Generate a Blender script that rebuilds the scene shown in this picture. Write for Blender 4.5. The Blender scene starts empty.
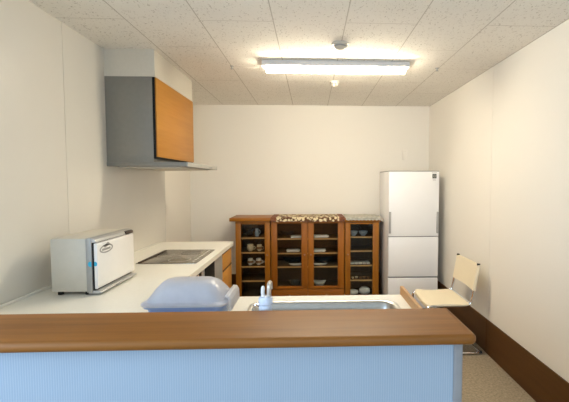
import bpy, bmesh, math, random
from mathutils import Vector, Matrix
random.seed(7)
sc = bpy.context.scene
col = sc.collection
V = Vector
PI = math.pi

# ------------------------------------------------------------------ materials
def new_mat(name):
    m = bpy.data.materials.new(name); m.use_nodes = True
    nt = m.node_tree; nt.nodes.clear()
    out = nt.nodes.new('ShaderNodeOutputMaterial')
    b = nt.nodes.new('ShaderNodeBsdfPrincipled')
    nt.links.new(b.outputs[0], out.inputs[0])
    return m, nt, b, out

def coords(nt, scale=(1, 1, 1)):
    tc = nt.nodes.new('ShaderNodeTexCoord'); mp = nt.nodes.new('ShaderNodeMapping')
    mp.inputs['Scale'].default_value = scale
    nt.links.new(tc.outputs['Object'], mp.inputs[0]); return mp.outputs[0]

def noise(nt, vec, scale, detail=4, rough=.5):
    n = nt.nodes.new('ShaderNodeTexNoise'); n.inputs['Scale'].default_value = scale
    n.inputs['Detail'].default_value = detail; n.inputs['Roughness'].default_value = rough
    nt.links.new(vec, n.inputs['Vector']); return n.outputs['Fac']

def ramp(nt, fac, stops):
    r = nt.nodes.new('ShaderNodeValToRGB'); e = r.color_ramp.elements
    while len(e) < len(stops): e.new(.5)
    for i, (p, c) in enumerate(stops):
        e[i].position = p; e[i].color = (*c, 1)
    nt.links.new(fac, r.inputs[0]); return r.outputs[0]

def bump(nt, b, fac, strength=.2, dist=.002):
    n = nt.nodes.new('ShaderNodeBump'); n.inputs['Strength'].default_value = strength
    n.inputs['Distance'].default_value = dist
    nt.links.new(fac, n.inputs['Height']); nt.links.new(n.outputs[0], b.inputs['Normal'])

def plain(name, c, rough=.5, metal=0, var=.04, scale=30, bmp=0, coat=0, spec=.5):
    m, nt, b, o = new_mat(name)
    f = noise(nt, coords(nt), scale)
    lo = tuple(max(0, x*(1-var)) for x in c); hi = tuple(min(1, x*(1+var)) for x in c)
    nt.links.new(ramp(nt, f, [(.3, lo), (.7, hi)]), b.inputs['Base Color'])
    b.inputs['Roughness'].default_value = rough; b.inputs['Metallic'].default_value = metal
    b.inputs['Coat Weight'].default_value = coat
    b.inputs['Specular IOR Level'].default_value = spec
    if bmp: bump(nt, b, f, bmp)
    return m

def wood(name, c1, c2, axis, rough=.35, scale=14, coat=0, fine=1.0):
    m, nt, b, o = new_mat(name)
    b.inputs['Specular IOR Level'].default_value = .3
    s = [1, 1, 1]; s[axis] = .06
    v = coords(nt, tuple(s))
    f1 = noise(nt, v, scale, 6, .6)
    f2 = noise(nt, v, scale*7, 3, .5)
    mx = nt.nodes.new('ShaderNodeMath'); mx.operation = 'MULTIPLY_ADD'
    nt.links.new(f2, mx.inputs[0]); mx.inputs[1].default_value = .3*fine
    nt.links.new(f1, mx.inputs[2])
    nt.links.new(ramp(nt, mx.outputs[0], [(.42, c1), (.78, c2)]), b.inputs['Base Color'])
    b.inputs['Roughness'].default_value = rough; b.inputs['Coat Weight'].default_value = coat
    bump(nt, b, f2, .06, .001)
    return m

M = {}
M['wallpaper'] = plain('cream_wallpaper', (.80, .765, .70), .9, var=.015, scale=220, bmp=.15)
M['panel'] = plain('kitchen_wall_panel', (.70, .675, .62), .22, var=.01, scale=3)
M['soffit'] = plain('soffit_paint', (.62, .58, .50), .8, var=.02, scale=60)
M['skirt'] = wood('brown_skirting', (.062, .023, .002), (.090, .036, .005), 1, .5)
M['worktop'] = plain('cream_worktop', (.86, .84, .77), .25, var=.015, scale=90)
M['white'] = plain('white_enamel', (.82, .81, .80), .35, var=.01)
M['white_soft'] = plain('white_plastic', (.57, .54, .47), .45, var=.02)
M['fridge'] = plain('fridge_white', (.82, .82, .83), .3, var=.01, scale=5)
M['fridge_grey'] = plain('fridge_grey_seal', (.35, .35, .36), .5)
M['hood'] = plain('hood_grey_steel', (.235, .225, .20), .5, metal=.1, var=.03)
M['hood_lip'] = plain('hood_lip_steel', (.40, .40, .38), .4, metal=.4)
M['steel'] = plain('brushed_steel', (.62, .62, .62), .25, metal=1, var=.06, scale=60)
M['sink'] = plain('sink_steel', (.50, .50, .49), .34, metal=1, var=.06)
M['chrome'] = plain('chrome', (.82, .83, .85), .08, metal=1, var=.01)
M['black'] = plain('black_plastic', (.010, .010, .010), .55, spec=.2)
M['silver'] = plain('silver_plastic', (.52, .52, .51), .4, metal=.4)
M['trimgrey'] = plain('grey_corner_trim', (.24, .24, .25), .6)
M['handlegrey'] = plain('grey_handle', (.36, .36, .355), .45)
M['greymetal'] = plain('grey_painted_frame', (.36, .36, .35), .4, metal=.2)
M['rubber'] = plain('dark_rubber', (.02, .02, .02), .8)
M['hoodwood'] = wood('hood_cherry_panel', (.40, .165, .018), (.49, .22, .034), 1, .4, 8)
M['drawerwood'] = wood('drawer_cherry', (.55, .25, .05), (.68, .34, .09), 1, .4, 8)
M['bartop'] = wood('bar_top_wood', (.150, .053, .006), (.27, .104, .018), 0, .48, 9)
M['cab'] = wood('cabinet_orange_wood', (.23, .078, .005), (.33, .125, .010), 2, .4, 12)
M['cabh'] = wood('cabinet_orange_wood_rail', (.23, .078, .005), (.33, .125, .010), 0, .4, 12)
M['cabdark'] = wood('cabinet_red_wood', (.22, .068, .005), (.31, .108, .009), 2, .4, 12)
M['cabdarkh'] = wood('cabinet_red_wood_rail', (.22, .068, .005), (.31, .108, .009), 0, .4, 12)
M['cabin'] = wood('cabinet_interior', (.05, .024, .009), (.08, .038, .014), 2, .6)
M['shelf'] = wood('shelf_edge_lit_tone', (.55, .31, .12), (.68, .42, .18), 0, .5)  # pale tone for shelf fronts only, light on the edge put into colour
M['carcass'] = plain('unit_carcass', (.60, .56, .48), .5)
M['endpanel'] = wood('end_panel_wood', (.40, .21, .085), (.50, .28, .125), 1, .4)
M['china'] = plain('white_china', (.85, .83, .78), .2, var=.03)
M['china_cream'] = plain('cream_china', (.74, .62, .42), .25, var=.08)
M['china_blue'] = plain('grey_blue_china', (.33, .39, .45), .25, var=.12)
M['darkbrown'] = plain('dark_brown_plastic', (.03, .014, .008), .4)
M['brownware'] = plain('brown_ware', (.30, .15, .07), .4, var=.2)
M['paper'] = plain('white_paper', (.80, .79, .76), .8, var=.05)
M['tapblue'] = plain('pale_blue_tap_plastic', (.58, .66, .80), .25)
M['tapspout'] = plain('satin_nickel', (.62, .58, .52), .3, metal=.6)
M['seatfab'] = plain('cream_vinyl', (.80, .71, .53), .55, var=.03, scale=160, bmp=.1)
M['lace_grey'] = None

def glass(name, tint, gl=.07, body=None, bodyf=0., rough=.03):
    m, nt, b, o = new_mat(name)
    nt.nodes.remove(b)
    t = nt.nodes.new('ShaderNodeBsdfTransparent'); t.inputs[0].default_value = (*tint, 1)
    g = nt.nodes.new('ShaderNodeBsdfGlossy'); g.inputs['Roughness'].default_value = rough
    fr = nt.nodes.new('ShaderNodeLayerWeight'); fr.inputs[0].default_value = .25
    ma = nt.nodes.new('ShaderNodeMath'); ma.operation = 'MULTIPLY_ADD'
    nt.links.new(fr.outputs['Fresnel'], ma.inputs[0]); ma.inputs[1].default_value = .5; ma.inputs[2].default_value = gl
    base = t.outputs[0]
    if body:
        d = nt.nodes.new('ShaderNodeBsdfDiffuse'); tr = nt.nodes.new('ShaderNodeBsdfTranslucent')
        f = noise(nt, coords(nt), 25)
        cc = ramp(nt, f, [(.3, tuple(x*.94 for x in body)), (.7, body)])
        nt.links.new(cc, d.inputs[0]); nt.links.new(cc, tr.inputs[0])
        a = nt.nodes.new('ShaderNodeMixShader'); a.inputs[0].default_value = .5
        nt.links.new(d.outputs[0], a.inputs[1]); nt.links.new(tr.outputs[0], a.inputs[2])
        x = nt.nodes.new('ShaderNodeMixShader'); x.inputs[0].default_value = bodyf
        nt.links.new(base, x.inputs[1]); nt.links.new(a.outputs[0], x.inputs[2]); base = x.outputs[0]
    mx = nt.nodes.new('ShaderNodeMixShader')
    nt.links.new(ma.outputs[0], mx.inputs[0]); nt.links.new(base, mx.inputs[1]); nt.links.new(g.outputs[0], mx.inputs[2])
    nt.links.new(mx.outputs[0], o.inputs[0])
    return m
M['glass'] = glass('door_glass', (.93, .94, .92), .015)
M['clearglass'] = glass('clear_glassware', (.72, .76, .78), .12, (.55, .6, .62), .25)
M['bluelid'] = glass('translucent_pale_blue_plastic', (.98, .985, 1), .04, (.98, .96, .97), .80, .3)
M['bluebase'] = glass('translucent_blue_plastic', (.8, .89, 1), .04, (.50, .66, 1.0), .72, .3)

def mat_ceiling():
    m, nt, b, o = new_mat('ceiling_tile')
    tc = nt.nodes.new('ShaderNodeTexCoord')
    # joints
    sp = nt.nodes.new('ShaderNodeSeparateXYZ'); nt.links.new(tc.outputs['Object'], sp.inputs[0])
    def math_(op, a, bb=None, c=None):
        n = nt.nodes.new('ShaderNodeMath'); n.operation = op
        for i, v in enumerate((a, bb, c)):
            if v is None: continue
            if isinstance(v, (int, float)): n.inputs[i].default_value = v
            else: nt.links.new(v, n.inputs[i])
        return n.outputs[0]
    W, L = .446, .93
    u = math_('DIVIDE', math_('ADD', sp.outputs[0], .675 + W*20), W)
    cell = math_('FLOOR', u)
    fu = math_('SUBTRACT', u, cell)
    odd = math_('MODULO', cell, 2)
    v = math_('ADD', math_('DIVIDE', math_('ADD', sp.outputs[1], -2.40 + L*20), L), math_('MULTIPLY', odd, .5))
    fv = math_('FRACT', v)
    du = math_('MULTIPLY', math_('MINIMUM', fu, math_('SUBTRACT', 1, fu)), W)
    dv = math_('MULTIPLY', math_('MINIMUM', fv, math_('SUBTRACT', 1, fv)), L)
    d = math_('MINIMUM', du, math_('MULTIPLY', dv, 1.6))
    joint = math_('LESS_THAN', d, .0034)
    # flecks
    mp = nt.nodes.new('ShaderNodeMapping'); mp.inputs['Scale'].default_value = (1, .6, 1)
    mp.inputs['Rotation'].default_value = (0, 0, .5)
    nt.links.new(tc.outputs['Object'], mp.inputs[0])
    f = noise(nt, mp.outputs[0], 95, 3, .6)
    fl = ramp(nt, f, [(.59, (0, 0, 0)), (.68, (1, 1, 1))])
    big = noise(nt, tc.outputs['Object'], 2.5, 3)
    base = ramp(nt, big, [(.3, (.83, .80, .74)), (.7, (.87, .84, .78))])
    mx = nt.nodes.new('ShaderNodeMix'); mx.data_type = 'RGBA'
    nt.links.new(fl, mx.inputs[0]); nt.links.new(base, mx.inputs[6]); mx.inputs[7].default_value = (.52, .48, .42, 1)
    m2 = nt.nodes.new('ShaderNodeMix'); m2.data_type = 'RGBA'
    nt.links.new(joint, m2.inputs[0]); nt.links.new(mx.outputs[2], m2.inputs[6]); m2.inputs[7].default_value = (.54, .50, .44, 1)
    nt.links.new(m2.outputs[2], b.inputs['Base Color']); b.inputs['Roughness'].default_value = .95
    return m
M['ceiling'] = mat_ceiling()

def mat_floor():
    m, nt, b, o = new_mat('beige_carpet_tile')
    v = coords(nt)
    f = noise(nt, v, 55, 5, .75)
    nt.links.new(ramp(nt, f, [(.35, (.22, .17, .11)), (.65, (.40, .33, .235))]), b.inputs['Base Color'])
    b.inputs['Roughness'].default_value = .9; bump(nt, b, f, .3)
    return m
M['floor'] = mat_floor()

def mat_bar_face():
    m, nt, b, o = new_mat('pale_blue_ribbed_wallpaper')
    v = coords(nt, (1, 1, .12))
    w = nt.nodes.new('ShaderNodeTexWave'); w.wave_type = 'BANDS'; w.bands_direction = 'X'
    w.inputs['Scale'].default_value = 42; w.inputs['Distortion'].default_value = 1.2; w.inputs['Detail'].default_value = 2
    nt.links.new(v, w.inputs[0])
    nt.links.new(ramp(nt, w.outputs[1], [(0, (.285, .365, .465)), (1, (.34, .415, .505))]), b.inputs['Base Color'])
    b.inputs['Roughness'].default_value = .8; bump(nt, b, w.outputs[1], .25, .001)
    return m
M['barface'] = mat_bar_face()

def mat_emit(name, c, s):
    m, nt, b, o = new_mat(name)
    b.inputs['Base Color'].default_value = (.9, .9, .9, 1)
    b.inputs['Emission Color'].default_value = (*c, 1); b.inputs['Emission Strength'].default_value = s
    return m
M['lamp'] = mat_emit('fluorescent_cover', (1, .88, .67), 114)

def mat_crochet():
    m, nt, b, o = new_mat('brown_cream_crochet')
    v = coords(nt, (1, 1, 1))
    vo = nt.nodes.new('ShaderNodeTexVoronoi'); vo.inputs['Scale'].default_value = 30
    nt.links.new(v, vo.inputs['Vector'])
    c = ramp(nt, vo.outputs['Distance'], [(.38, (.74, .64, .42)), (.58, (.11, .045, .018))])
    sp = nt.nodes.new('ShaderNodeSeparateXYZ'); nt.links.new(v, sp.inputs[0])
    ab = nt.nodes.new('ShaderNodeMath'); ab.operation = 'ABSOLUTE'; nt.links.new(sp.outputs[0], ab.inputs[0])
    gt = nt.nodes.new('ShaderNodeMath'); gt.operation = 'GREATER_THAN'; gt.inputs[1].default_value = .375
    nt.links.new(ab.outputs[0], gt.inputs[0])
    f2 = noise(nt, v, 60, 3)
    c2 = ramp(nt, f2, [(.35, (.10, .03, .015)), (.62, (.26, .10, .05))])
    mx = nt.nodes.new('ShaderNodeMix'); mx.data_type = 'RGBA'
    nt.links.new(gt.outputs[0], mx.inputs[0]); nt.links.new(c, mx.inputs[6]); nt.links.new(c2, mx.inputs[7])
    nt.links.new(mx.outputs[2], b.inputs['Base Color']); b.inputs['Roughness'].default_value = .95
    return m
M['crochet'] = mat_crochet()

def mat_lace():
    m, nt, b, o = new_mat('grey_white_lace')
    vo = nt.nodes.new('ShaderNodeTexVoronoi'); vo.inputs['Scale'].default_value = 34
    nt.links.new(coords(nt), vo.inputs['Vector'])
    nt.links.new(ramp(nt, vo.outputs['Distance'], [(.3, (.52, .50, .44)), (.8, (.36, .35, .30))]), b.inputs['Base Color'])
    b.inputs['Roughness'].default_value = .95
    return m
M['lace'] = mat_lace()

def mat_hob():
    m, nt, b, o = new_mat('hob_glass')
    f = noise(nt, coords(nt, (1, .1, 1)), 20)
    nt.links.new(ramp(nt, f, [(.3, (.15, .128, .098)), (.7, (.18, .155, .12))]), b.inputs['Base Color'])
    b.inputs['Roughness'].default_value = .12; b.inputs['Metallic'].default_value = .15
    return m
M['hob'] = mat_hob()
M['hobmark'] = plain('hob_marking', (.33, .31, .27), .3)
M['hobband'] = plain('hob_control_band', (.30, .27, .22), .25, metal=.3)
M['bluesticker'] = plain('blue_sticker', (.03, .42, .66), .4)
M['logogrey'] = plain('logo_grey', (.33, .33, .32), .5)
M['badge'] = plain('badge_dark', (.05, .06, .06), .4)
M['outsideground'] = plain('outside_ground', (.3, .32, .3), .9)

# ------------------------------------------------------------------ geometry helpers
def box(bm, x0, x1, y0, y1, z0, z1, bev=0, seg=2):
    t = bmesh.new(); bmesh.ops.create_cube(t, size=1)
    for v in t.verts:
        v.co = V(((x0+x1)/2 + v.co.x*(x1-x0), (y0+y1)/2 + v.co.y*(y1-y0), (z0+z1)/2 + v.co.z*(z1-z0)))
    if bev:
        bmesh.ops.bevel(t, geom=list(t.edges), offset=bev, segments=seg, profile=.5, affect='EDGES')
    merge(bm, t)

def merge(bm, t):
    me = bpy.data.meshes.new('tmp'); t.to_mesh(me); t.free(); bm.from_mesh(me); bpy.data.meshes.remove(me)

def prism(bm, pts, axis, a0, a1, bev=0, seg=2):
    """pts: 2-D outline; extruded along axis (0,1,2) from a0 to a1"""
    t = bmesh.new()
    def mk(p, a):
        if axis == 0: return V((a, p[0], p[1]))
        if axis == 1: return V((p[0], a, p[1]))
        return V((p[0], p[1], a))
    A = [t.verts.new(mk(p, a0)) for p in pts]; B = [t.verts.new(mk(p, a1)) for p in pts]
    n = len(pts)
    t.faces.new(A); t.faces.new(B)
    for i in range(n): t.faces.new((A[i], A[(i+1) % n], B[(i+1) % n], B[i]))
    bmesh.ops.recalc_face_normals(t, faces=list(t.faces))
    if bev: bmesh.ops.bevel(t, geom=list(t.edges), offset=bev, segments=seg, profile=.5, affect='EDGES')
    merge(bm, t)

def tube(bm, pts, r, n=12, closed=False, cap=True):
    pts = [V(p) for p in pts]; rings = []
    m = len(pts); prev = None
    for i, p in enumerate(pts):
        if closed: d = (pts[(i+1) % m] - pts[i-1]).normalized()
        else: d = (pts[min(i+1, m-1)] - pts[max(i-1, 0)]).normalized()
        if prev is None:
            a = d.orthogonal().normalized()
        else:
            a = (prev - d*prev.dot(d)).normalized()
        prev = a; b = d.cross(a)
        rr = r[i] if isinstance(r, (list, tuple)) else r
        rings.append([bm.verts.new(p + (a*math.cos(2*PI*k/n) + b*math.sin(2*PI*k/n))*rr) for k in range(n)])
    for i in range(m if closed else m-1):
        A, B = rings[i], rings[(i+1) % m]
        for k in range(n): bm.faces.new((A[k], A[(k+1) % n], B[(k+1) % n], B[k]))
    if cap and not closed:
        bm.faces.new(rings[0][::-1]); bm.faces.new(rings[-1])

def smooth_path(pts, rad, n=6):
    """round the corners of a polyline"""
    pts = [V(p) for p in pts]; out = [pts[0]]
    for i in range(1, len(pts)-1):
        a, b, c = pts[i-1], pts[i], pts[i+1]
        r = min(rad, (a-b).length*.49, (c-b).length*.49)
        p0 = b + (a-b).normalized()*r; p2 = b + (c-b).normalized()*r
        for k in range(n+1):
            t = k/n; out.append(p0*(1-t)**2 + b*2*t*(1-t) + p2*t*t)
    out.append(pts[-1]); return out

def lathe(bm, prof, c, n=24):
    """prof: (r, z) list, around vertical axis at c"""
    rings = []
    for r, z in prof:
        if r < 1e-5: rings.append([bm.verts.new(V(c) + V((0, 0, z)))])
        else: rings.append([bm.verts.new(V(c) + V((r*math.cos(2*PI*k/n), r*math.sin(2*PI*k/n), z))) for k in range(n)])
    for A, B in zip(rings, rings[1:]):
        for k in range(n):
            k2 = (k+1) % n
            if len(A) == 1 and len(B) == 1: continue
            if len(A) == 1: bm.faces.new((A[0], B[k], B[k2]))
            elif len(B) == 1: bm.faces.new((A[k], A[k2], B[0]))
            else: bm.faces.new((A[k], A[k2], B[k2], B[k]))

def rrect(x0, x1, y0, y1, r, n=6):
    out = []
    for cx, cy, a0 in ((x1-r, y1-r, 0), (x0+r, y1-r, PI/2), (x0+r, y0+r, PI), (x1-r, y0+r, 1.5*PI)):
        for k in range(n+1):
            a = a0 + PI/2*k/n; out.append((cx+r*math.cos(a), cy+r*math.sin(a)))
    return out

def link_mesh(name, bm, mat, org=(0, 0, 0), parent=None, smooth=True, angle=35):
    bmesh.ops.recalc_face_normals(bm, faces=list(bm.faces))
    me = bpy.data.meshes.new(name)
    for v in bm.verts: v.co -= V(org)
    if smooth:
        for f in bm.faces: f.smooth = True
        for e in bm.edges:
            if len(e.link_faces) == 2 and e.calc_face_angle(0) > math.radians(angle): e.smooth = False
    bm.to_mesh(me); bm.free()
    me.materials.append(M[mat] if isinstance(mat, str) else mat)
    o = bpy.data.objects.new(name, me); col.objects.link(o)
    if parent is not None: o.parent = parent
    return o

def thing(name, label, cat, loc, group=None):
    o = bpy.data.objects.new(name, None); col.objects.link(o); o.location = loc
    o.empty_display_size = .05
    o['label'] = label; o['category'] = cat
    if group: o['group'] = group
    return o

def part(name, bm, mat, root, parent=None, label=None):
    """bm authored in world coordinates; root is the top Empty"""
    o = link_mesh(name, bm, mat, root.location, parent or root)
    if label: o['label'] = label
    return o

def single(name, bm, mat, loc, label, cat, group=None):
    o = link_mesh(name, bm, mat, loc); o.location = loc
    o['label'] = label; o['category'] = cat
    if group: o['group'] = group
    return o

def struct(name, bm, mat):
    o = link_mesh(name, bm, mat, smooth=False); o['kind'] = 'structure'; return o

def B(): return bmesh.new()
def bx(*a, **k):
    b = bmesh.new(); box(b, *a, **k); return b

def copy_tree(o, parent=None):
    c = o.copy(); col.objects.link(c)
    if parent is not None: c.parent = parent
    for ch in list(o.children): copy_tree(ch, c)
    return c

# ------------------------------------------------------------------ room shell
XL, XR, YB, YF, HC = -1.53, 1.56, 4.99, -2.6, 2.5
struct('floor', bx(XL-.2, XR+.1, YF-.1, YB+.1, -.1, 0), 'floor')
struct('ceiling', bx(XL-.2, XR+.1, YF-.1, YB+.1, HC, HC+.1), 'ceiling')
b = B(); box(b, XL-.2, XL-.03, YF, YB, 0, HC)
ly0, ly1, lz0, lz1 = -1.0, 1.05, .85, 2.2
b.free(); b = B()
box(b, XL-.2, XL-.03, YF, ly0, 0, HC); box(b, XL-.2, XL-.03, ly1, YB, 0, HC)
box(b, XL-.2, XL-.03, ly0, ly1, 0, lz0); box(b, XL-.2, XL-.03, ly0, ly1, lz1, HC)
struct('wall_left', b, 'wallpaper')
b = B()
for y in (ly0+.02, (ly0+ly1)/2, ly1-.02): box(b, XL-.15, XL-.1, y-.02, y+.02, lz0, lz1)
for z in (lz0+.02, lz1-.02): box(b, XL-.15, XL-.1, ly0, ly1, z-.02, z+.02)
struct('added_window_2', b, 'silver')  # unseen left window, added to bring daylight onto the near right wall
b = B(); box(b, XL-.03, XL, 1.30, 2.455, 0, HC); box(b, XL-.03, XL, 2.459, 4.06, 0, HC)
box(b, XL-.03, XL-.003, 2.455, 2.459, 0, HC)
struct('trim_1', b, 'panel')
b = B(); box(b, XR, XR+.1, YF, 3.236, 0, HC); box(b, XR, XR+.1, 3.240, YB, 0, HC); box(b, XR+.002, XR+.1, 3.236, 3.240, 0, HC)
struct('wall_right', b, 'wallpaper')
struct('wall_back', bx(XL-.2, XR+.1, YB, YB+.1, 0, HC), 'wallpaper')
# front wall behind the camera with a wide window
wx0, wx1, wz0, wz1 = -.9, 1.3, .75, 2.2
b = B()
box(b, XL-.2, wx0, YF-.1, YF, 0, HC); box(b, wx1, XR+.1, YF-.1, YF, 0, HC)
box(b, wx0, wx1, YF-.1, YF, 0, wz0); box(b, wx0, wx1, YF-.1, YF, wz1, HC)
struct('wall_front', b, 'wallpaper')
b = B()
for x in (wx0+.02, 0.0, wx1-.02): box(b, x-.02, x+.02, YF-.08, YF-.03, wz0, wz1)
for z in (wz0+.02, wz1-.02): box(b, wx0, wx1, YF-.08, YF-.03, z-.02, z+.02)
struct('window_1', b, 'silver')
b = B(); box(b, XR-.012, XR, YF, 3.237, 0, .3, bev=.002); box(b, XR-.012, XR, 3.239, YB, 0, .3, bev=.002)
struct('baseboard_right', b, 'skirt')
struct('baseboard_back', bx(XL, XR-.012, YB-.012, YB, 0, .3), 'skirt')
# soffit box over the hood, up to the ceiling
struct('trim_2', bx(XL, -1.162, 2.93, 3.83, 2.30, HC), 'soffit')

# ------------------------------------------------------------------ ceiling fittings
r = thing('ceiling_light', 'long white fluorescent ceiling light, switched on', 'light', (.207, 3.18, HC))
b = B(); prism(b, [(3.140, HC), (3.220, HC), (3.240, 2.464), (3.240, 2.452), (3.120, 2.452), (3.120, 2.464)], 0, -.395, .81, bev=.004)
part('lamp_housing', b, 'white', r)
b = B()
prism(b, [(3.145, 2.452), (3.140, 2.432), (3.148, 2.418), (3.165, 2.411), (3.18, 2.409), (3.195, 2.411), (3.212, 2.418), (3.220, 2.432), (3.215, 2.452)], 0, -.362, .777, bev=.002)
part('light_cover', b, 'lamp', r, label='glowing warm white cover')

def detector(loc, rad, label, h=.045):
    r = thing('smoke_detector', label, 'smoke detector', loc)
    b = B(); lathe(b, [(0, 0), (rad, 0), (rad, -.010), (rad*.94, -.014), (0, -.014)], loc); part('mounting_plate', b, 'white_soft', r)
    b = B(); lathe(b, [(rad*.75, -.014), (rad*.72, -h*.6), (rad*.5, -h*.85), (rad*.2, -h), (0, -h)], loc); part('sensor_head', b, 'white_soft', r)
    b = B(); lathe(b, [(rad*.765, -h*.38), (rad*.765, -h*.58), (rad*.70, -h*.6), (rad*.70, -h*.38), (rad*.765, -h*.38)], loc); part('vent_ring', b, 'greymetal', r)
detector((.21, 2.76, HC), .062, 'round white smoke detector on the ceiling on the camera side of the long light')
detector((.235, 3.80, HC), .05, 'small round white smoke detector on the ceiling beyond the long light', .055)
for loc, lab in (((-.67, 3.32, HC), 'tiny dark metal sprinkler in the ceiling left of the long light'),
                 ((1.095, 3.31, HC), 'tiny dark metal sprinkler in the ceiling right of the long light')):
    b = B(); lathe(b, [(0, 0), (.016, 0), (.016, -.004), (.008, -.006), (.006, -.02), (.012, -.022), (.012, -.025), (0, -.026)], loc, 14)
    single('sprinkler', b, 'greymetal', loc, lab, 'sprinkler', 'ceiling sprinklers')
r = thing('wall_plate', 'small cream blank plate high on the back wall above the fridge', 'wall plate', (1.24, YB, 1.865))
part('plate', bx(1.205, 1.275, YB-.008, YB, 1.80, 1.93, bev=.003), 'wallpaper', r)
for dz in (-.042, .042):
    b = B(); box(b, 1.237, 1.243, YB-.0105, YB-.008, 1.865+dz-.003, 1.865+dz+.003, bev=.001); part('screw', b, 'white_soft', r)

# ------------------------------------------------------------------ range hood
r = thing('range_hood', 'grey range hood with an orange wood front panel above the hob', 'range hood', (-1.34, 3.365, 1.62))
y0, y1 = 2.93, 3.83
part('hood_body', bx(XL, -1.184, y0, y1, 1.664, 2.30, bev=.002), 'hood', r)
part('front_panel', bx(-1.166, -1.156, y0+.006, y1-.004, 1.705, 2.296, bev=.0015), 'hoodwood', r, label='orange wood front panel')
b = B(); box(b, -1.184, -1.166, y0+.003, y1-.003, 1.69, 2.298); part('panel_gap', b, 'black', r)
b = B(); box(b, XL, -.940, y0-.004, y1+.004, 1.632, 1.664, bev=.002)
cn = part('canopy', b, 'hood', r)
b = B(); box(b, -.940, -.930, y0-.004, y1+.004, 1.630, 1.666, bev=.003); part('front_lip', b, 'hood_lip', r, parent=cn, label='pale steel lip')
b = B(); box(b, XL+.06, -1.0, y0+.06, y1-.06, 1.622, 1.632, bev=.003); part('filter_plate', b, 'carcass', r, parent=cn, label='pale filter plate under the canopy')
for k in range(4):
    b = B(); box(b, -.9302, -.9275, 3.50+k*.035, 3.518+k*.035, 1.644, 1.652, bev=.001); part('control_button', b, 'greymetal', r, parent=cn)

# ------------------------------------------------------------------ worktop (L shape with sink hole)
XW = -.80
r = thing('worktop', 'cream L-shaped kitchen worktop running along the left wall and behind the bar', 'worktop', (-1.1, 2.4, .86))
sx0, sx1, sy0, sy1 = -.295, .425, 1.50, 1.928
b = B()
zt0, zt1 = .862, .90
# built from strips so that the sink opening is open
box(b, XL, XW, 1.302, 3.925, zt0, zt1)
box(b, XW, sx0, 1.302, 2.035, zt0, zt1)
box(b, sx1, .49, 1.302, 2.035, zt0, zt1)
box(b, sx0, sx1, 1.302, sy0, zt0, zt1)
box(b, sx0, sx1, sy1, 2.035, zt0, zt1)
part('worktop_slab', b, 'worktop', r)
b = B(); box(b, XL, XL+.012, 1.302, 3.925, .9, .915, bev=.003); part('splash_strip', b, 'worktop', r)

# sink
r = thing('sink', 'stainless steel sink set in the worktop behind the bar', 'sink', ((sx0+sx1)/2, 1.71, .9))
b = B()
outer = rrect(sx0-.012, sx1+.012, sy0-.012, sy1+.012, .07, 8)
rim_in = rrect(sx0+.018, sx1-.018, sy0+.018, sy1-.018, .055, 8)
lo = rrect(sx0+.03, sx1-.03, sy0+.03, sy1-.03, .05, 8)
bot = rrect(sx0+.05, sx1-.05, sy0+.05, sy1-.05, .04, 8)
loops = [(outer, .9005), (outer, .904), (rrect(sx0-.004, sx1+.004, sy0-.004, sy1+.004, .066, 8), .907), (rrect(sx0+.008, sx1-.008, sy0+.008, sy1-.008, .06, 8), .905),
         (rim_in, .897), (lo, .86), (lo, .74), (bot, .71)]
rings = [[b.verts.new((p[0], p[1], z)) for p in L] for L, z in loops]
for A, C in zip(rings, rings[1:]):
    n = len(A)
    for k in range(n): b.faces.new((A[k], A[(k+1) % n], C[(k+1) % n], C[k]))
b.faces.new(rings[-1])
part('basin', b, 'sink', r)
b = B(); lathe(b, [(0, .714), (.05, .714), (.06, .718), (.062, .7105), (0, .7105)], (.25, 1.75, 0)); part('drain', b, 'chrome', r)

# faucet
fx, fy = -.173, 1.43
r = thing('kitchen_faucet', 'pale kitchen tap with two uprights at the left corner of the sink', 'faucet', (fx, fy, .9))
b = B(); lathe(b, [(0, .0006), (.034, .0006), (.034, .008), (.026, .014), (.021, .02), (.021, .12), (.026, .128), (.0265, .146), (.024, .150), (.024, .155), (.027, .158), (.027, .176), (.023, .184), (.012, .187), (0, .187)], (fx, fy, .9), 28)
part('tap_body', b, 'tapblue', r, label='pale bluish tap body')
b = B(); tube(b, smooth_path([(fx+.012, fy, 1.080), (fx+.013, fy, 1.129), (fx+.013, fy+.045, 1.127), (fx+.013, fy+.055, 1.10)], .012), .0085, 14)
part('spout', b, 'tapspout', r, label='beige grey upright spout')
b = B(); tube(b, [(fx-.008, fy-.004, 1.078), (fx-.010, fy-.005, 1.10), (fx-.009, fy-.006, 1.118), (fx-.009, fy-.006, 1.126)], [.0065, .007, .0075, .0045], 12)
part('lever_handle', b, 'white', r, label='white upright lever')
b = B(); tube(b, smooth_path([(fx-.024, fy, 1.045), (fx-.04, fy, 1.055), (fx-.050, fy+.01, 1.04), (fx-.052, fy+.012, .96), (fx-.052, fy+.012, .902)], .014), .005, 10)
part('spray_hose', b, 'chrome', r)

# wooden end panel of the worktop
b = B(); box(b, .491, .509, 1.303, 2.055, 0.002, .943, bev=.002)
single('end_panel', b, 'endpanel', (.5, 1.68, 0), 'light brown wooden end panel closing the worktop near the chair', 'panel')

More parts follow.
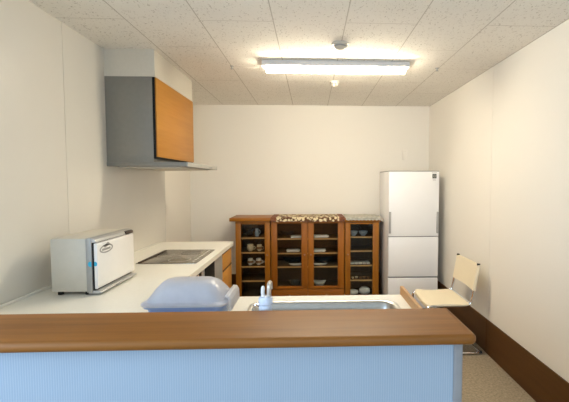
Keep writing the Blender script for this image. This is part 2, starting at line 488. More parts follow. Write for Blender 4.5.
# ------------------------------------------------------------------ base units
def base_unit(name, label, x0, x1, y0, y1, doorside, fronts, mat='drawerwood'):
    """open-topped carcass with fronts. doorside: 'x' (faces +X) or 'y' (faces +Y)"""
    r = thing(name, label, 'cabinet', ((x0+x1)/2, (y0+y1)/2, 0))
    b = B(); zb, zt = .10, .860
    box(b, x0, x1, y0, y0+.016, zb, zt); box(b, x0, x1, y1-.016, y1, zb, zt)
    box(b, x0, x0+.016, y0, y1, zb, zt)
    box(b, x0, x1, y0, y1, zb, zb+.016)
    part('carcass', b, 'carcass', r)
    if doorside == 'x': b = bx(x0, x1-.06, y0+.002, y1-.002, 0.001, zb)
    else: b = bx(x0+.002, x1-.002, y0, y1-.06, 0.001, zb)
    part('toe_kick', b, 'black', r)
    for kind, a0, a1, z0, z1 in fronts:
        if doorside == 'x':
            b = bx(x1+.001, x1+.019, a0+.002, a1-.002, z0+.002, z1-.002, bev=.0015)
            d = part(kind, b, mat, r)
            b = bx(x1+.0185, x1+.0215, a0+.003, a1-.003, z1-.018, z1-.003, bev=.001); part('handle', b, 'darkbrown', r, parent=d, label='dark recessed grip')
        else:
            b = bx(a0+.002, a1-.002, y1+.001, y1+.019, z0+.002, z1-.002, bev=.0015)
            d = part(kind, b, mat, r)
            b = bx(a0+.08, a1-.08, y1+.019, y1+.032, z1-.03, z1-.018, bev=.003); part('handle', b, 'silver', r, parent=d)
    return r
base_unit('drawer_cabinet', 'wooden three-drawer base unit at the far end of the left worktop', XL, -.84, 3.53, 3.92, 'x',
          [('drawer', 3.53, 3.92, .10, .44), ('drawer', 3.53, 3.92, .44, .69), ('drawer', 3.53, 3.92, .69, .855)])
base_unit('base_cabinet', 'wooden base unit under the left worktop on the camera side of the grill', XL, -.84, 2.05, 2.78, 'x',
          [('door', 2.05, 2.415, .10, .855), ('door', 2.415, 2.78, .10, .855)])
base_unit('sink_cabinet', 'wooden base unit below the sink behind the bar', -.80, .488, 1.35, 2.00, 'y',
          [('door', -.78, -.37, .10, .855), ('door', -.37, .05, .10, .855), ('door', .05, .47, .10, .855)])

# cooktop dropped through worktop + grill front in its own unit
r = thing('grill_oven', 'black and silver grill oven built in below the hob', 'oven', (-1.2, 3.15, 0))
b = B(); box(b, XL, -.84, 2.782, 3.528, .10, .858); part('oven_body', b, 'carcass', r)
b = B(); box(b, XL, -.90, 2.784, 3.526, .001, .10); part('toe_kick', b, 'black', r)
b = B(); box(b, -.839, -.822, 2.784, 3.526, .60, .856, bev=.002); fp = part('fascia', b, 'silver', r, label='silver fascia')
b = B(); box(b, -.822, -.817, 2.935, 3.225, .655, .852, bev=.002); wd = part('grill_window', b, 'black', r, parent=fp, label='black grill window')
b = B(); box(b, -.822, -.797, 2.95, 3.21, .628, .645, bev=.004); part('grill_handle', b, 'silver', r, parent=fp)
for y in ():
    b = B(); tube(b, [(-.822, y, .80), (-.812, y, .80)], .012, 14); part('control_knob', b, 'greymetal', r, parent=fp)
b = B(); box(b, -.822, -.818, 2.79, 2.845, .66, .852, bev=.002); part('side_grille', b, 'black', r, parent=fp)
b = B(); box(b, -.839, -.822, 2.784, 3.526, .104, .596, bev=.002); dr = part('lower_drawer', b, 'drawerwood', r, label='wooden drawer front')
b = B(); box(b, -.822, -.809, 2.9, 3.4, .56, .572, bev=.003); part('handle', b, 'silver', r, parent=dr)

hx0, hx1, hy0, hy1 = -1.315, -.862, 2.862, 3.445
r = thing('induction_hob', 'flat dark glass hob set into the left worktop', 'hob', ((hx0+hx1)/2, (hy0+hy1)/2, .9))
b = B(); prism(b, rrect(hx0, hx1, hy0, hy1, .012, 4), 2, .9005, .9045, bev=.0012); part('trim_frame', b, 'steel', r, label='thin steel trim')
b = B(); prism(b, rrect(hx0+.006, hx1-.004, hy0+.006, hy1-.006, .01, 4), 2, .9045, .9065, bev=.0006); gp = part('glass_plate', b, 'hob', r)
b = B(); box(b, hx0+.010, hx0+.028, hy0+.03, hy1-.03, .9065, .911, bev=.0015); part('vent_grille', b, 'darkbrown', r, label='dark strip along the back')
b = B(); box(b, hx1-.075, hx1-.008, hy0+.02, hy1-.02, .9065, .9071); cb = part('control_strip', b, 'hobband', r, label='paler strip along the front')
for k in range(9):
    b = B(); lathe(b, [(0, .9078), (.009, .9078), (.010, .9071), (0, .9071)], (hx1-.04, hy0+.07+k*.056, 0), 14); part('touch_key', b, 'hobmark', r, parent=cb)
def ring(cx, cy, R):
    b = B(); lathe(b, [(R, .9066), (R, .9070), (R-.004, .9070), (R-.004, .9066)], (cx, cy, 0), 40); part('cooking_zone_ring', b, 'hobmark', r, parent=gp)
ring(-1.03, 3.0, .085); ring(-1.03, 3.30, .085); ring(-1.20, 3.15, .06)

# ------------------------------------------------------------------ bar counter
r = thing('bar_counter', 'bar with a long brown wooden top and a pale blue ribbed front', 'bar counter', (-.5, 1.25, 0))
b = B()
z0, z1 = 1.017, 1.05
x1, ya, yb = .512, 1.120, 1.383
rr = .022
pts = [(XL, ya), (XL, yb), (x1-.006, yb), (x1, yb-.006), (x1, ya+rr)]
for k in range(1, 7):
    a = k/6*PI/2; pts.append((x1-rr+rr*math.cos(a), ya+rr-rr*math.sin(a)))
t = bmesh.new()
A = [t.verts.new((p[0], p[1], z0)) for p in pts]; C = [t.verts.new((p[0], p[1], z1)) for p in pts]
n = len(pts); t.faces.new(A[::-1]); t.faces.new(C)
for i in range(n): t.faces.new((A[i], A[(i+1) % n], C[(i+1) % n], C[i]))
bmesh.ops.recalc_face_normals(t, faces=list(t.faces))
es = [e for e in t.edges if abs(e.verts[0].co.z-e.verts[1].co.z) < 1e-5 and not (e.verts[0].co.x < XL+.01 and e.verts[1].co.x < XL+.01)]
bmesh.ops.bevel(t, geom=es, offset=.0145, segments=6, profile=.5, affect='EDGES')
merge(b, t)
part('bar_top', b, 'bartop', r, label='brown wooden bar top with rounded edges')
part('front_panel', bx(XL, .452, 1.165, 1.30, .0, 1.0165), 'barface', r, label='pale blue ribbed front')
b = B(); box(b, 0.4525, .482, 1.160, 1.30, 0, 1.0165, bev=.006, seg=3); part('corner_trim', b, 'trimgrey', r, label='grey corner trim')

# ------------------------------------------------------------------ towel warmer cabinet
r = thing('towel_warmer', 'white box-shaped towel warmer with a front door, standing on the left worktop', 'towel warmer', (-1.29, 2.27, .9))
X0, X1, Y0, Y1, Z0, Z1 = -1.405, -1.217, 2.09, 2.515, .920, 1.212
part('cabinet_body', bx(X0, X1, Y0, Y1, Z0, Z1, bev=.006), 'white_soft', r)
fr = part('front_frame', bx(X1, -1.186, Y0-.004, Y1+.002, Z0-.004, Z1+.001, bev=.004), 'greymetal', r, label='grey metal front frame')
b = B(); box(b, -1.186, -1.176, Y0+.003, Y1, Z0+.004, 1.187); part('door_seal', b, 'black', r, parent=fr, label='black door seal')
b = B(); prism(b, [(-1.176, Z0+.014), (-1.164, Z0+.014), (-1.158, Z0+.024), (-1.158, 1.176), (-1.162, 1.184), (-1.176, 1.184)], 1, Y0+.002, Y1, bev=.002)
dr = part('door', b, 'white', r, label='white door')
b = B(); prism(b, [(-1.186, 1.189), (-1.160, 1.189), (-1.166, 1.204), (-1.186, 1.2125)], 1, Y0-.002, Y1+.002, bev=.0015)
tb = part('top_band', b, 'silver', r, label='pale top band')
b = B(); prism(b, [(-1.170, 1.187), (-1.154, 1.187), (-1.156, 1.204), (-1.170, 1.209)], 1, Y1-.10, Y1-.006, bev=.004); part('door_latch', b, 'darkbrown', r, parent=tb, label='dark brown latch')
b = B(); prism(b, [(-1.21, .908), (-1.148, .908), (-1.142, .913), (-1.146, .921), (-1.186, .926), (-1.21, .926)], 1, Y0+.002, Y1, bev=.002)
tr = part('drip_tray', b, 'silver', r, label='silver lip below the door')
b = B(); box(b, -1.1435, -1.138, 2.25, 2.29, .911, .918, bev=.002); part('tray_tab', b, 'greymetal', r, parent=tr)
# winged oval emblem on the door
b = B()
xa, xb = -1.1585, -1.1572
ce = (Y0+.095, 1.142)
ell = lambda R1, R2, n=28: [(ce[0]+R1*math.cos(2*PI*k/n), ce[1]+R2*math.sin(2*PI*k/n)) for k in range(n)]
O, I = ell(.070, .024), ell(.058, .0165)
vo = [b.verts.new((xa, p[0], p[1])) for p in O]; vi = [b.verts.new((xa, p[0], p[1])) for p in I]
vo2 = [b.verts.new((xb, p[0], p[1])) for p in O]; vi2 = [b.verts.new((xb, p[0], p[1])) for p in I]
for k in range(28):
    k2 = (k+1) % 28
    b.faces.new((vo2[k], vo2[k2], vi2[k2], vi2[k])); b.faces.new((vo[k], vo[k2], vo2[k2], vo2[k])); b.faces.new((vi[k], vi[k2], vi2[k2], vi2[k])); b.faces.new((vo[k], vo[k2], vi[k2], vi[k]))
prism(b, [(ce[0]-.016, ce[1]+.006), (ce[0]+.045, ce[1]+.018), (ce[0]+.018, ce[1]+.035), (ce[0]-.03, ce[1]+.018)], 0, xa, xb)
prism(b, [(ce[0]-.045, ce[1]-.008), (ce[0]+.042, ce[1]-.008), (ce[0]+.042, ce[1]+.004), (ce[0]-.045, ce[1]+.004)], 0, xa, xb)
part('emblem', b, 'logogrey', r, parent=dr, label='grey oval winged emblem')
b = B(); prism(b, [(-1.205, 1.066), (-1.198, 1.058), (-1.187, 1.058), (-1.187, 1.086), (-1.198, 1.086), (-1.205, 1.078)], 1, Y0-.0052, Y0-.0041); prism(b, [(-1.1755, 1.060), (-1.166, 1.060), (-1.160, 1.066), (-1.160, 1.078), (-1.166, 1.084), (-1.1755, 1.084)], 1, Y0+.0008, Y0+.0018)
part('sticker', b, 'bluesticker', r, parent=fr, label='small blue sticker')
for x in (X0+.03, X1-.012):
    for y in (Y0+.03, Y1-.03):
        b = B(); tube(b, [(x, y, .9006), (x, y, .921)], .014, 14); part('foot', b, 'rubber', r)

# ------------------------------------------------------------------ blue food container
r = thing('food_container', 'pale blue translucent plastic container with a domed lid behind the bar', 'container', (-.545, 1.725, .9))
cx0, cx1, cy0, cy1 = -.725, -.365, 1.60, 1.85
def shell(b, levels, thick=.003, close_bottom=False, close_top=False):
    rings = []
    for (i0, i1, j0, j1, rad, z) in levels:
        rings.append([b.verts.new((p[0], p[1], z)) for p in rrect(i0, i1, j0, j1, rad, 6)])
    for A, C in zip(rings, rings[1:]):
        n = len(A)
        for k in range(n): b.faces.new((A[k], A[(k+1) % n], C[(k+1) % n], C[k]))
    if close_bottom: b.faces.new(rings[0][::-1])
    if close_top: b.faces.new(rings[-1])
def lv(ins, z, rad=.03): return (cx0+ins, cx1-ins, cy0+ins, cy1-ins, max(rad, .008), z)
b = B(); shell(b, [lv(.034, .9006, .03), lv(.03, .905, .032), lv(.018, .975, .035), lv(.006, .980, .036), lv(.004, .992, .036), lv(.012, .992, .034), lv(.022, .975, .033), lv(.034, .908, .03)], close_bottom=True, close_top=True)
base = part('base_tray', b, 'bluebase', r, label='blue base tray')
b = B(); shell(b, [lv(.0, .988, .038), lv(-.004, .998, .04), lv(.006, 1.001, .036), lv(.014, 1.004, .045), lv(.026, 1.025, .05), lv(.040, 1.048, .055), lv(.056, 1.067, .055), lv(.074, 1.078, .05), lv(.092, 1.082, .03)], close_top=True)
part('domed_lid', b, 'bluelid', r, label='paler domed lid')
b = B()
shell(b, [lv(.075, .925, .025), lv(.070, 1.027, .03), lv(.064, 1.030, .03), lv(.064, 1.035, .03), lv(.072, 1.035, .03), lv(.078, .928, .025)], close_bottom=True, close_top=True)
for k in range(17):
    x = cx0+.10+k*(cx1-cx0-.20)/16
    box(b, x-.0025, x+.0025, cy0+.0685, cy0+.0745, .93, 1.026)
part('inner_basket', b, 'bluebase', r, label='blue ribbed basket seen through the lid')
b = B(); prism(b, [(cx1+.002, .965), (cx1+.012, .955), (cx1+.020, .962), (cx1+.018, 1.005), (cx1+.008, 1.022), (cx1-.010, 1.024), (cx1-.010, 1.016), (cx1+.004, 1.012)], 1, cy0+.04, cy1-.025, bev=.002)
part('latch', b, 'bluelid', r, label='pale blue side latch')

# ------------------------------------------------------------------ glazed cabinets at the back
CF, CB = 4.575, 4.965
def cabinet(name, label, x0, x1, ztop, shelves, doors, drawers, top, m, mh, glassz, dz):
    r = thing(name, label, 'cabinet', ((x0+x1)/2, (CF+CB)/2, 0))
    for xs in (x0, x1-.018):
        part('side_panel', bx(xs, xs+.018, CF, CB-.008, .06, ztop-.04), m, r)
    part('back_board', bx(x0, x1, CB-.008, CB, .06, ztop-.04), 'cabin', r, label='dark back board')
    zb = dz if drawers else .10
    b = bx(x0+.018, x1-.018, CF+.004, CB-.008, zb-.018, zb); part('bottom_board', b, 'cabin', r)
    part('plinth', bx(x0+.01, x1-.01, CF+.02, CB-.01, 0.001, .06), m, r)
    for z in shelves:
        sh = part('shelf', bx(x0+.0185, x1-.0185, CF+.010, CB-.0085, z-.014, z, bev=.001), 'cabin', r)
        part('painted_lit_edge', bx(x0+.0185, x1-.0185, CF+.003, CF+.010, z-.016, z+.0005, bev=.001), 'shelf', r, parent=sh, label='shelf edge coloured pale to look lit')  # light catching the shelf front, painted as a paler strip
    b = B(); box(b, top[0], top[1], top[2], CB+.005, ztop-.04, ztop, bev=.004); part('cabinet_top', b, mh, r)
    for (d0, d1, g0, g1, hinge) in doors:
        za, zb2 = (dz+.003 if drawers else .065), ztop-.045
        b = B()
        box(b, d0, g0, CF-.024, CF-.002, za, zb2, bev=.002); box(b, g1, d1, CF-.024, CF-.002, za, zb2, bev=.002)
        box(b, g0-.001, g1+.001, CF-.0235, CF-.0025, glassz[1], zb2, bev=.001); box(b, g0-.001, g1+.001, CF-.0235, CF-.0025, za, glassz[0], bev=.001)
        d = part('door', b, m, r)
        part('glass_pane', bx(g0-.004, g1+.004, CF-.014, CF-.010, glassz[0]-.004, glassz[1]+.004), 'glass', r, parent=d)
        kx = (d1+g1)/2 if hinge == 'L' else (d0+g0)/2
        b = B(); tube(b, [(kx, CF-.024, .637), (kx, CF-.034, .637), (kx, CF-.040, .637), (kx, CF-.047, .637)], [.005, .005, .011, .008], 14)
        part('knob', b, 'brownware', r, parent=d)
    for (d0, d1) in drawers:
        b = B(); box(b, d0, d1, CF-.024, CF-.002, .065, dz-.004, bev=.003); box(b, d0+.03, d1-.03, CF-.029, CF-.024, .09, dz-.025, bev=.003)
        d = part('drawer', b, mh, r)
        b = B(); xx = (d0+d1)/2; tube(b, [(xx, CF-.029, .14), (xx, CF-.04, .14), (xx, CF-.05, .14)], [.006, .012, .008], 14); part('knob', b, 'brownware', r, parent=d)
    return r
cabinet('glass_cabinet', 'narrow glazed wooden cabinet with bare top, nearest the hob, holding cups', -.905, -.492, 1.082, [.842, .664, .494, .318],
        [(-.903, -.494, -.838, -.556, 'L')], [], (-.968, -.486, CF-.055), 'cab', 'cabh', (.13, 1.005), 0)
cabinet('glass_cabinet', 'wide double-door glazed wooden cabinet under the brown crochet runner', -.482, .403, 1.082, [.828, .652, .486],
        [(-.480, -.0415, -.407, -.117, 'L'), (-.0375, .401, .032, .323, 'R')], [(-.480, -.0415), (-.0375, .401)], (-.486, .407, CF-.04), 'cabdark', 'cabdarkh', (.250, 1.012), .215)
cabinet('glass_cabinet', 'narrow glazed wooden cabinet beside the fridge, under a grey lace cloth', .412, .825, 1.070, [.846, .674, .496, .314],
        [(.414, .823, .476, .748, 'R')], [], (.408, .845, CF-.04), 'cab', 'cabh', (.13, 1.002), 0)

# cloths
def cloth(name, label, mat, x0, x1, y0, y1, z, frontdrop, sidedrop, loc, wob, seed, scal=.006):
    rnd = random.Random(seed); b = B(); nx, ny = 60, 14
    ph = [rnd.uniform(0, 6) for _ in range(6)]
    rows = []
    th = .006
    def pt(i, j):
        x = x0 + (x1-x0)*i/nx
        # j: 0..3 front drop, then top
        if j <= 3:
            t = 1-j/3; y = y0-.003*(1 if j else 1); zz = z - t*(frontdrop + scal*math.sin(i*1.1+ph[0]))
            yy = y0 - .002 - .002*math.sin(i*.7+ph[1])*t
        else:
            yy = y0 + (y1-y0)*(j-3)/(ny-3); zz = z
        zz += wob*(.5+.5*math.sin(i*.16+ph[2])*math.sin(yy*14+ph[3])) * (1 if j > 2 else .5)
        # hang over the ends
        if sidedrop:
            e = (i/nx)
            if e > .955: zz -= sidedrop*((e-.955)/.045)
        return V((x, yy, zz))
    top = [[b.verts.new(pt(i, j) + V((0, 0, th if j > 2 else 0)) + V((0, -th if j <= 3 else 0, 0))) for i in range(nx+1)] for j in range(ny+1)]
    bot = [[b.verts.new(pt(i, j)) for i in range(nx+1)] for j in range(ny+1)]
    for j in range(ny):
        for i in range(nx):
            b.faces.new((top[j][i], top[j][i+1], top[j+1][i+1], top[j+1][i])); b.faces.new((bot[j][i], bot[j+1][i], bot[j+1][i+1], bot[j][i+1]))
    for i in range(nx):
        b.faces.new((top[0][i], bot[0][i], bot[0][i+1], top[0][i+1])); b.faces.new((top[ny][i], top[ny][i+1], bot[ny][i+1], bot[ny][i]))
    for j in range(ny):
        b.faces.new((top[j][0], top[j+1][0], bot[j+1][0], bot[j][0])); b.faces.new((top[j][nx], bot[j][nx], bot[j+1][nx], top[j+1][nx]))
    return single(name, b, mat, loc, label, 'cloth')
cloth('table_runner', 'brown and cream crochet runner lying on the wide double-door cabinet', 'crochet', -.478, .402, CF-.046, CB-.02, 1.0835, .044, 0, (-.038, 4.75, 1.083), .002, 3)
cloth('lace_cloth', 'grey white lace cloth lying on the cabinet beside the fridge', 'lace', .418, .866, CF-.046, CB-.02, 1.072, .024, .026, (.63, 4.75, 1.072), .016, 5, .004)

# ------------------------------------------------------------------ crockery on the shelves
def cup(x, y, z, mat, label, group, R=.040, H=.075, band=None):
    r = thing('cup', label, 'cup', (x, y, z), group)
    c = (x, y, z)
    b = B(); lathe(b, [(0, .001), (R*.55, .001), (R*.6, .006), (R*.95, H*.3), (R*1.02, H*.6), (R*.85, H*.86), (R*.9, H), (R*.84, H), (R*.8, H*.85), (R*.95, H*.6), (R*.88, H*.3), (R*.5, .012), (0, .012)], c)
    part('cup_body', b, mat, r)
    b = B(); tube(b, [(x+R*.93+.022*math.sin(a), y-.01, z+H*.5+.02*math.cos(a)) for a in [PI*k/8 for k in range(9)]], .0045, 8); part('handle', b, mat, r)
    if band:
        b = B(); lathe(b, [(R*.99, H*.36), (R*1.035, H*.48), (R*1.03, H*.6), (R*.985, H*.7), (R*.97, H*.68), (R*.97, H*.38)], c); part('painted_band', b, band, r)
def saucer(x, y, z, label, group, mat='china', R=.055):
    b = B(); lathe(b, [(0, .001), (R*.5, .001), (R, .012), (R, .014), (R*.5, .006), (0, .005)], (x, y, z)); single('saucer', b, mat, (x, y, z), label, 'saucer', group)
cabg = 'cups in the narrow cabinet nearest the hob'
zs = .842
# top shelf: glass boat and white jug
def boat(x, y, z, L, W, H, mat, label, name='serving_dish', n=28, cat='dish'):
    b = B(); rings = []
    for s, zz in ((.45, .001), (.75, H*.35), (1.0, H), (.96, H), (.7, H*.4), (.4, .008)):
        rings.append([b.verts.new((x+s*L*math.cos(2*PI*k/n), y+s*W*math.sin(2*PI*k/n), z+zz+ (H*.35*abs(math.cos(2*PI*k/n))**2 if zz > H*.9 else 0))) for k in range(n)])
    for A, C in zip(rings, rings[1:]):
        for k in range(n): b.faces.new((A[k], A[(k+1) % n], C[(k+1) % n], C[k]))
    b.faces.new(rings[0][::-1]); b.faces.new(rings[-1])
    return single(name, b, mat, (x, y, z), label, cat)
boat(-.76, 4.74, .842, .06, .05, .075, 'clearglass', 'clear glass bowl on the top shelf of the cabinet nearest the hob', 'glass_bowl', cat='bowl')
r = thing('jug', 'small grey white jug on the top shelf of the cabinet nearest the hob', 'jug', (-.665, 4.68, .842))
b = B(); lathe(b, [(0, .001), (.022, .001), (.028, .02), (.026, .05), (.017, .075), (.022, .095), (.019, .095), (.014, .075), (.02, .05), (.02, .01), (0, .008)], (-.665, 4.68, .842)); part('jug_body', b, 'china_blue', r)
b = B(); tube(b, [(-.665+.02+.02*math.sin(a), 4.68, .842+.055+.025*math.cos(a)) for a in [PI*k/8 for k in range(9)]], .004, 8); part('handle', b, 'china', r)
# second shelf
cup(-.745, 4.66, .664, 'china_cream', 'left cream cup on the second shelf nearest the hob', cabg, .042, .085)
cup(-.635, 4.66, .664, 'china_cream', 'right cream brown-banded cup on the second shelf nearest the hob', cabg, .034, .08, 'brownware')
saucer(-.745, 4.76, .494, 'left white saucer behind the cups on the third shelf nearest the hob', 'saucers in the narrow cabinet')
saucer(-.625, 4.77, .494, 'right white saucer behind the cups on the third shelf nearest the hob', 'saucers in the narrow cabinet')
cup(-.745, 4.655, .494, 'china', 'left white brown-banded cup on the third shelf nearest the hob', cabg, .036, .08, 'brownware')
cup(-.645, 4.655, .494, 'china', 'right white brown-banded cup on the third shelf nearest the hob', cabg, .036, .08, 'brownware')

# middle cabinet: low stacks of dishes and papers
def dish_stack(name, x, y, z, w, d, n, mat, where, group, cat, rnd):
    zz = z+.0008
    for i in range(n):
        dx, dy, a = rnd.uniform(-.012, .012), rnd.uniform(-.01, .01), rnd.uniform(-.06, .06)
        h = .0075
        pos = ['bottom', 'second', 'third', 'fourth', 'top'][i] if i < n-1 else 'topmost'
        b = B()
        prism(b, rrect(-w/2, w/2, -d/2, d/2, .018, 4), 2, 0, h, bev=.002)
        bmesh.ops.rotate(b, verts=list(b.verts), cent=(0, 0, 0), matrix=Matrix.Rotation(a, 3, 'Z'))
        bmesh.ops.translate(b, verts=list(b.verts), vec=V((x+dx, y+dy, zz)))
        single(name, b, mat, (x+dx, y+dy, zz), f'white folded cloth, {pos} of the stack {where}'.replace('on the top shelf behind the', 'on top shelf,').replace('on the middle shelf behind the', 'on middle shelf,').replace(' of the wide cabinet', ' of wide cabinet'), cat, group)
        zz += h+.0006
rn = random.Random(11)
dish_stack('folded_cloth', -.185, 4.68, .828, .13, .12, 2, 'paper', 'on the top shelf behind the left door of the wide cabinet', 'folded white cloths', 'cloth', rn)
dish_stack('folded_cloth', .128, 4.68, .828, .17, .12, 3, 'paper', 'on the top shelf behind the right door of the wide cabinet', 'folded white cloths', 'cloth', rn)
dish_stack('folded_cloth', -.215, 4.68, .652, .15, .12, 3, 'paper', 'on the middle shelf behind the left door of the wide cabinet', 'folded white cloths', 'cloth', rn)
dish_stack('folded_cloth', .110, 4.68, .652, .14, .12, 3, 'paper', 'on the middle shelf behind the right door of the wide cabinet', 'folded white cloths', 'cloth', rn)
boat(-.225, 4.80, .486, .135, .085, .05, 'clearglass', 'long glass dish on the lowest shelf behind the left door of the wide cabinet', 'glass_dish')
boat(.150, 4.80, .486, .135, .085, .05, 'clearglass', 'long glass dish on the lowest shelf behind the right door of the wide cabinet', 'glass_dish')
boat(-.185, 4.63, .486, .09, .035, .018, 'china', 'small white dish in front of the long glass dish behind the left door', 'small_dish')
boat(.110, 4.63, .486, .09, .035, .018, 'china', 'small white dish in front of the long glass dish behind the right door', 'small_dish')
boat(-.20, 4.70, .215, .075, .07, .06, 'clearglass', 'clear glass bowl at the bottom behind the left door of the wide cabinet', 'glass_bowl', cat='bowl')
boat(.105, 4.69, .215, .080, .07, .05, 'china', 'white bowl at the bottom behind the right door of the wide cabinet', 'bowl', cat='bowl')
# framed flat glass tray standing on top shelf
r = boat(-.30, 4.82, .828, .10, .06, .05, 'clearglass', 'flat glass dish at the back of the top shelf behind the left door', 'glass_dish')

# right cabinet
for x, s in ((.525, 'left'), (.645, 'right')):
    b = B(); R = .054 if s == 'left' else .058
    lathe(b, [(0, .001), (R*.45, .001), (R*.48, .01), (R*.85, .03), (R, .058), (R*.96, .058), (R*.8, .032), (R*.4, .014), (0, .012)], (x, 4.66, .846))
    single('bowl', b, 'china_blue', (x, 4.66, .846), f'{s} grey blue bowl on the top shelf of the cabinet beside the fridge', 'bowl', 'grey blue bowls')
for i in range(5):
    x = .505+i*.05
    b = B(); prism(b, rrect(x-.022, x+.022, 4.62, 4.76, .006, 3), 2, .497, .516, bev=.003)
    single('packet', b, 'china', (x, 4.69, .497), f'pale packet, {["leftmost","second from the left","middle","second from the right","rightmost"][i]} on the third shelf beside the fridge', 'packet', 'pale packets on the third shelf')
for i in range(5):
    x = .515+i*.048; R = .018+.004*(i % 2)
    b = B(); lathe(b, [(0, .001), (R*.6, .001), (R, .02), (R*.92, .02), (R*.5, .006), (0, .006)], (x, 4.64+.02*(i % 2), .314), 16)
    single('small_dish', b, 'brownware' if i in (2, 3, 4) else 'china_cream', (x, 4.64+.02*(i % 2), .314), f'tiny {"brown" if i in (2,3,4) else "cream"} dish, {["leftmost","second from the left","middle","second from the right","rightmost"][i]} on the fourth shelf beside the fridge', 'dish', 'tiny dishes on the fourth shelf')
def bundle(x, y, z, w, h, lab):
    b = B(); rings = []
    n = 16
    for i in range(9):
        t = i/8; xx = x-w/2+w*t; s = math.sin(PI*min(max(t, .04), .96))**.35
        rings.append([b.verts.new((xx, y+.05*s*math.cos(2*PI*k/n)*(1+.08*math.sin(i*2+k)), z+.0015+h/2+(h/2)*s*math.sin(2*PI*k/n)*(1-.07*abs(math.sin(i*1.7+k*2))))) for k in range(n)])
    for A, C in zip(rings, rings[1:]):
        for k in range(n): b.faces.new((A[k], A[(k+1) % n], C[(k+1) % n], C[k]))
    b.faces.new(rings[0][::-1]); b.faces.new(rings[-1])
    single('towel_roll', b, 'paper', (x, y, z), lab, 'towel', 'white towel rolls')
bundle(.52, 4.66, .10, 0.13, .075, 'left white rolled towel at the bottom of the cabinet beside the fridge')
bundle(.665, 4.66, .10, 0.13, .11, 'right thicker white rolled towel at the bottom of the cabinet beside the fridge')

# ------------------------------------------------------------------ refrigerator
r = thing('refrigerator', 'tall white three-door refrigerator in the back right corner', 'refrigerator', (1.17, 4.6, 0))
fx0, fx1, fy0, fy1, fz = .882, 1.458, 4.27, 4.86, 1.638
b = B(); box(b, fx0+.002, fx1-.002, fy0+.06, fy1, .03, fz-.008, bev=.004); part('body', b, 'fridge', r)
part('top_cap', bx(fx0, fx1, fy0+.006, fy1-.01, fz-.008, fz, bev=.002), 'fridge_grey', r, label='grey top edge')
b = B(); box(b, fx0+.01, fx1-.01, fy0+.045, fy0+.06, .06, fz-.012); part('door_gasket', b, 'fridge_grey', r)
d1 = part('upper_door', bx(fx0, fx1, fy0, fy0+.045, .893, fz-.010, bev=.004, seg=3), 'fridge', r)
b = B()
d2 = part('drawer_front', bx(fx0, fx1, fy0, fy0+.045, .426, .880, bev=.004, seg=3), 'fridge', r)
d3 = part('drawer_front', bx(fx0, fx1, fy0, fy0+.045, .055, .405, bev=.004, seg=3), 'fridge', r)
for z in (.881, .406):
    part('grip_groove', bx(fx0+.004, fx1-.004, fy0+.012, fy0+.045, z, z+(.011 if z > .8 else .019)), 'fridge_grey', r)
for x0_, x1_ in ((fx0+.002, fx0+.026), (fx1-.026, fx1-.002)):
    b = B(); box(b, x0_, x1_, fy0-.012, fy0+.002, .925, 1.172, bev=.004, seg=3); h = part('handle', b, 'handlegrey', r, parent=d1, label='grey vertical handle')
    b = B(); box(b, x0_+.007, x1_-.011, fy0-.0135, fy0-.0118, .935, 1.162); part('grip_strip', b, 'greymetal', r, parent=h) if False else b.free()
b = B(); box(b, 1.378, 1.425, fy0-.0015, fy0+.0002, 1.552, 1.602, bev=.0005); bd = part('badge', b, 'badge', r, parent=d1, label='small dark square badge')
b = B()
tube(b, [(1.4015+.013*math.cos(2*PI*k/20), fy0-.002, 1.577+.013*math.sin(2*PI*k/20)) for k in range(20)], .0018, 6, closed=True)
box(b, 1.392, 1.411, fy0-.0022, fy0-.0014, 1.5755, 1.5785)
part('badge', b, 'white_soft', r, parent=d1, label='pale ring mark on the dark badge')
b = B()
for k in range(5): box(b, 1.374+k*.0115, 1.382+k*.0115, fy0-.001, fy0+.0002, 1.611, 1.618)
for k in range(3): box(b, 1.384+k*.012, 1.392+k*.012, fy0-.001, fy0+.0002, 1.530, 1.538)
part('lettering', b, 'logogrey', r, parent=d1, label='tiny grey lettering')
for x in (fx0+.05, fx1-.05):
    for y in (fy0+.1, fy1-.06):
        b = B(); tube(b, [(x, y, .0006), (x, y, .031)], .02, 12); part('foot', b, 'rubber', r)

# ------------------------------------------------------------------ folding pipe chair
r = thing('folding_chair', 'cream vinyl chair with a chrome tube frame beside the right wall', 'chair', (1.22, 3.43, 0))
ya_, yb_ = 3.205, 3.66
tr_ = .011
for y in (ya_, yb_):
    # one bent tube: back upright, seat rail and front leg
    b = B(); tube(b, smooth_path([(1.450, y, .792), (1.418, y, .60), (1.402, y, .50), (1.380, y, .438), (1.06, y, .438)], .05)[:-1] + smooth_path([(1.06, y, .438), (1.006, y, .43), (1.000, y, .38), (1.012, y, .05), (1.03, y, .0135)], .04), tr_, 12)
    part('side_frame', b, 'chrome', r)
    s = .022 if y < 3.4 else -.022
    b = B(); tube(b, [(1.04, y+s, .43), (1.25, y+s, .23), (1.49, y+s, .012)], tr_-.001, 12)
    part('rear_leg', b, 'chrome', r)
    b = B(); tube(b, [(1.05, y, .0125), (1.10, y, .0125), (1.47, y, .0125)], .010, 10); part('floor_runner', b, 'chrome', r)
    for x in (1.028, 1.488):
        b = B(); tube(b, [(x-.016, y+(s if x > 1.2 else 0), .0125), (x+.016, y+(s if x > 1.2 else 0), .0125)], .0118, 12); part('foot_cap', b, 'rubber', r, label='black rubber foot')
    b = B(); tube(b, [(1.450, y, .790), (1.452, y, .806)], .014, 12); part('tube_cap', b, 'rubber', r, label='black end cap')
for x, z in ((1.034, .42), (1.392, .452)):
    b = B(); tube(b, [(x, ya_+.012, z), (x, yb_-.012, z)], .009, 12); part('cross_bar', b, 'chrome', r)
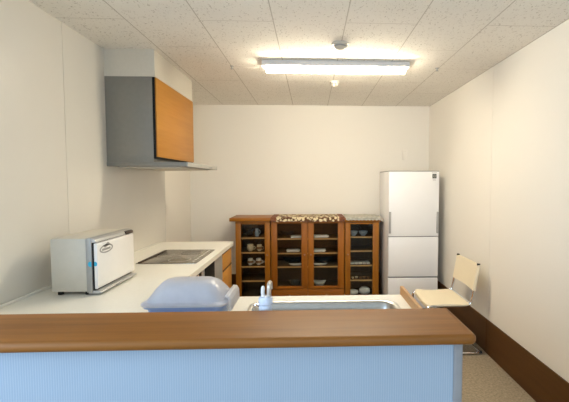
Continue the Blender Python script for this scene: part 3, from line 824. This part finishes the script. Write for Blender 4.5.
b = B(); tube(b, [(1.235, ya_+.012, .238), (1.235, yb_-.012, .238)], .007, 12); part('cross_bar', b, 'chrome', r)
# seat sling
b = B()
prof = [(1.396, .452), (1.30, .449), (1.20, .447), (1.10, .449), (1.055, .453), (1.032, .449), (1.018, .435), (1.016, .412), (1.024, .402)]
def sling(b, prof, y0, y1, th, ny=14, sag=.006):
    n = len(prof); P_ = []
    for i, (x, z) in enumerate(prof):
        a = V((prof[min(i+1, n-1)][0]-prof[max(i-1, 0)][0], prof[min(i+1, n-1)][1]-prof[max(i-1, 0)][1]))
        nrm = V((-a[1], a[0])).normalized(); P_.append((x, z, nrm))
    top = []; bot = []
    for j in range(ny+1):
        t = j/ny; y = y0+(y1-y0)*t; s = sag*math.sin(PI*t)
        top.append([b.verts.new((x-n_[0]*(s), y, z-abs(n_[1])*s)) for x, z, n_ in P_])
        bot.append([b.verts.new((x+n_[0]*th*sgn - n_[0]*s, y, z+n_[1]*th*sgn-abs(n_[1])*s)) for x, z, n_ in P_])
    for j in range(ny):
        for i in range(n-1):
            b.faces.new((top[j][i], top[j][i+1], top[j+1][i+1], top[j+1][i])); b.faces.new((bot[j][i], bot[j+1][i], bot[j+1][i+1], bot[j][i+1]))
    for j in range(ny):
        for i in (0, n-1): b.faces.new((top[j][i], top[j+1][i], bot[j+1][i], bot[j][i]))
    for i in range(n-1):
        for j in (0, ny): b.faces.new((top[j][i], bot[j][i], bot[j][i+1], top[j][i+1]))
sgn = 1
sling(b, prof, ya_-.012, yb_+.012, .006)
part('seat', b, 'seatfab', r)
b = B()
# backrest wraps the uprights
zA, zB = .572, .795
out = []
for z in (zA, zB):
    f = (z-zA)/(zB-zA)
    xc = 1.414+f*.038
    loop = [(xc-.014, ya_-.004), (xc-.005, ya_-.015), (xc+.008, ya_-.015), (xc+.014, ya_-.005), (xc+.012, ya_+.03), (xc+.018, (ya_+yb_)/2), (xc+.012, yb_-.03), (xc+.014, yb_+.005), (xc+.008, yb_+.015), (xc-.005, yb_+.015), (xc-.014, yb_+.004),
            (xc-.006, yb_-.05), (xc+.004, (ya_+yb_)/2+.08), (xc+.006, (ya_+yb_)/2), (xc+.004, (ya_+yb_)/2-.08), (xc-.006, ya_+.05)]
    out.append([b.verts.new((p[0], p[1], z)) for p in loop])
A, C = out; n = len(A)
for k in range(n): b.faces.new((A[k], A[(k+1) % n], C[(k+1) % n], C[k]))
b.faces.new(A[::-1]); b.faces.new(C)
part('backrest', b, 'seatfab', r)

# ------------------------------------------------------------------ light, world, camera
w = bpy.data.worlds.new('daylight'); sc.world = w; w.use_nodes = True
nt = w.node_tree; bg = nt.nodes['Background']
bg.inputs[0].default_value = (.62, .80, 1.0, 1); bg.inputs[1].default_value = 7.0
# light portal in the window opening helps the sky sampling
pl = bpy.data.lights.new('window_portal', 'AREA'); pl.shape = 'RECTANGLE'; pl.size = wx1-wx0; pl.size_y = wz1-wz0
pl.cycles.is_portal = True
po = bpy.data.objects.new('window_portal', pl); col.objects.link(po)
po.location = ((wx0+wx1)/2, YF-.12, (wz0+wz1)/2); po.rotation_euler = (PI/2, 0, 0)

pl2 = bpy.data.lights.new('window_portal', 'AREA'); pl2.shape = 'RECTANGLE'; pl2.size = ly1-ly0; pl2.size_y = lz1-lz0
pl2.cycles.is_portal = True
po2 = bpy.data.objects.new('window_portal', pl2); col.objects.link(po2)
po2.location = (XL-.21, (ly0+ly1)/2, (lz0+lz1)/2); po2.rotation_euler = (PI/2, 0, -PI/2)
cam = bpy.data.cameras.new('camera'); co = bpy.data.objects.new('camera', cam); col.objects.link(co)
f = 380.0
cam.sensor_width = 36; cam.sensor_fit = 'HORIZONTAL'; cam.lens = f/569*36
cam.shift_x = -(327-284.5)/569; cam.shift_y = 0
co.location = (0, 0, 1.522)
co.rotation_euler = (PI/2-math.atan(20/f), 0, -math.atan(16/f))
cam.clip_start = .05
sc.camera = co
vs = sc.view_settings
vs.view_transform = 'Standard'; vs.look = 'None'; vs.gamma = 1; vs.use_curve_mapping = False; vs.exposure = 0.0
cy = sc.cycles
cy.use_denoising = True
cy.max_bounces = 10; cy.diffuse_bounces = 6; cy.transparent_max_bounces = 16; cy.caustics_reflective = False; cy.caustics_refractive = False
cy.sample_clamp_indirect = 6
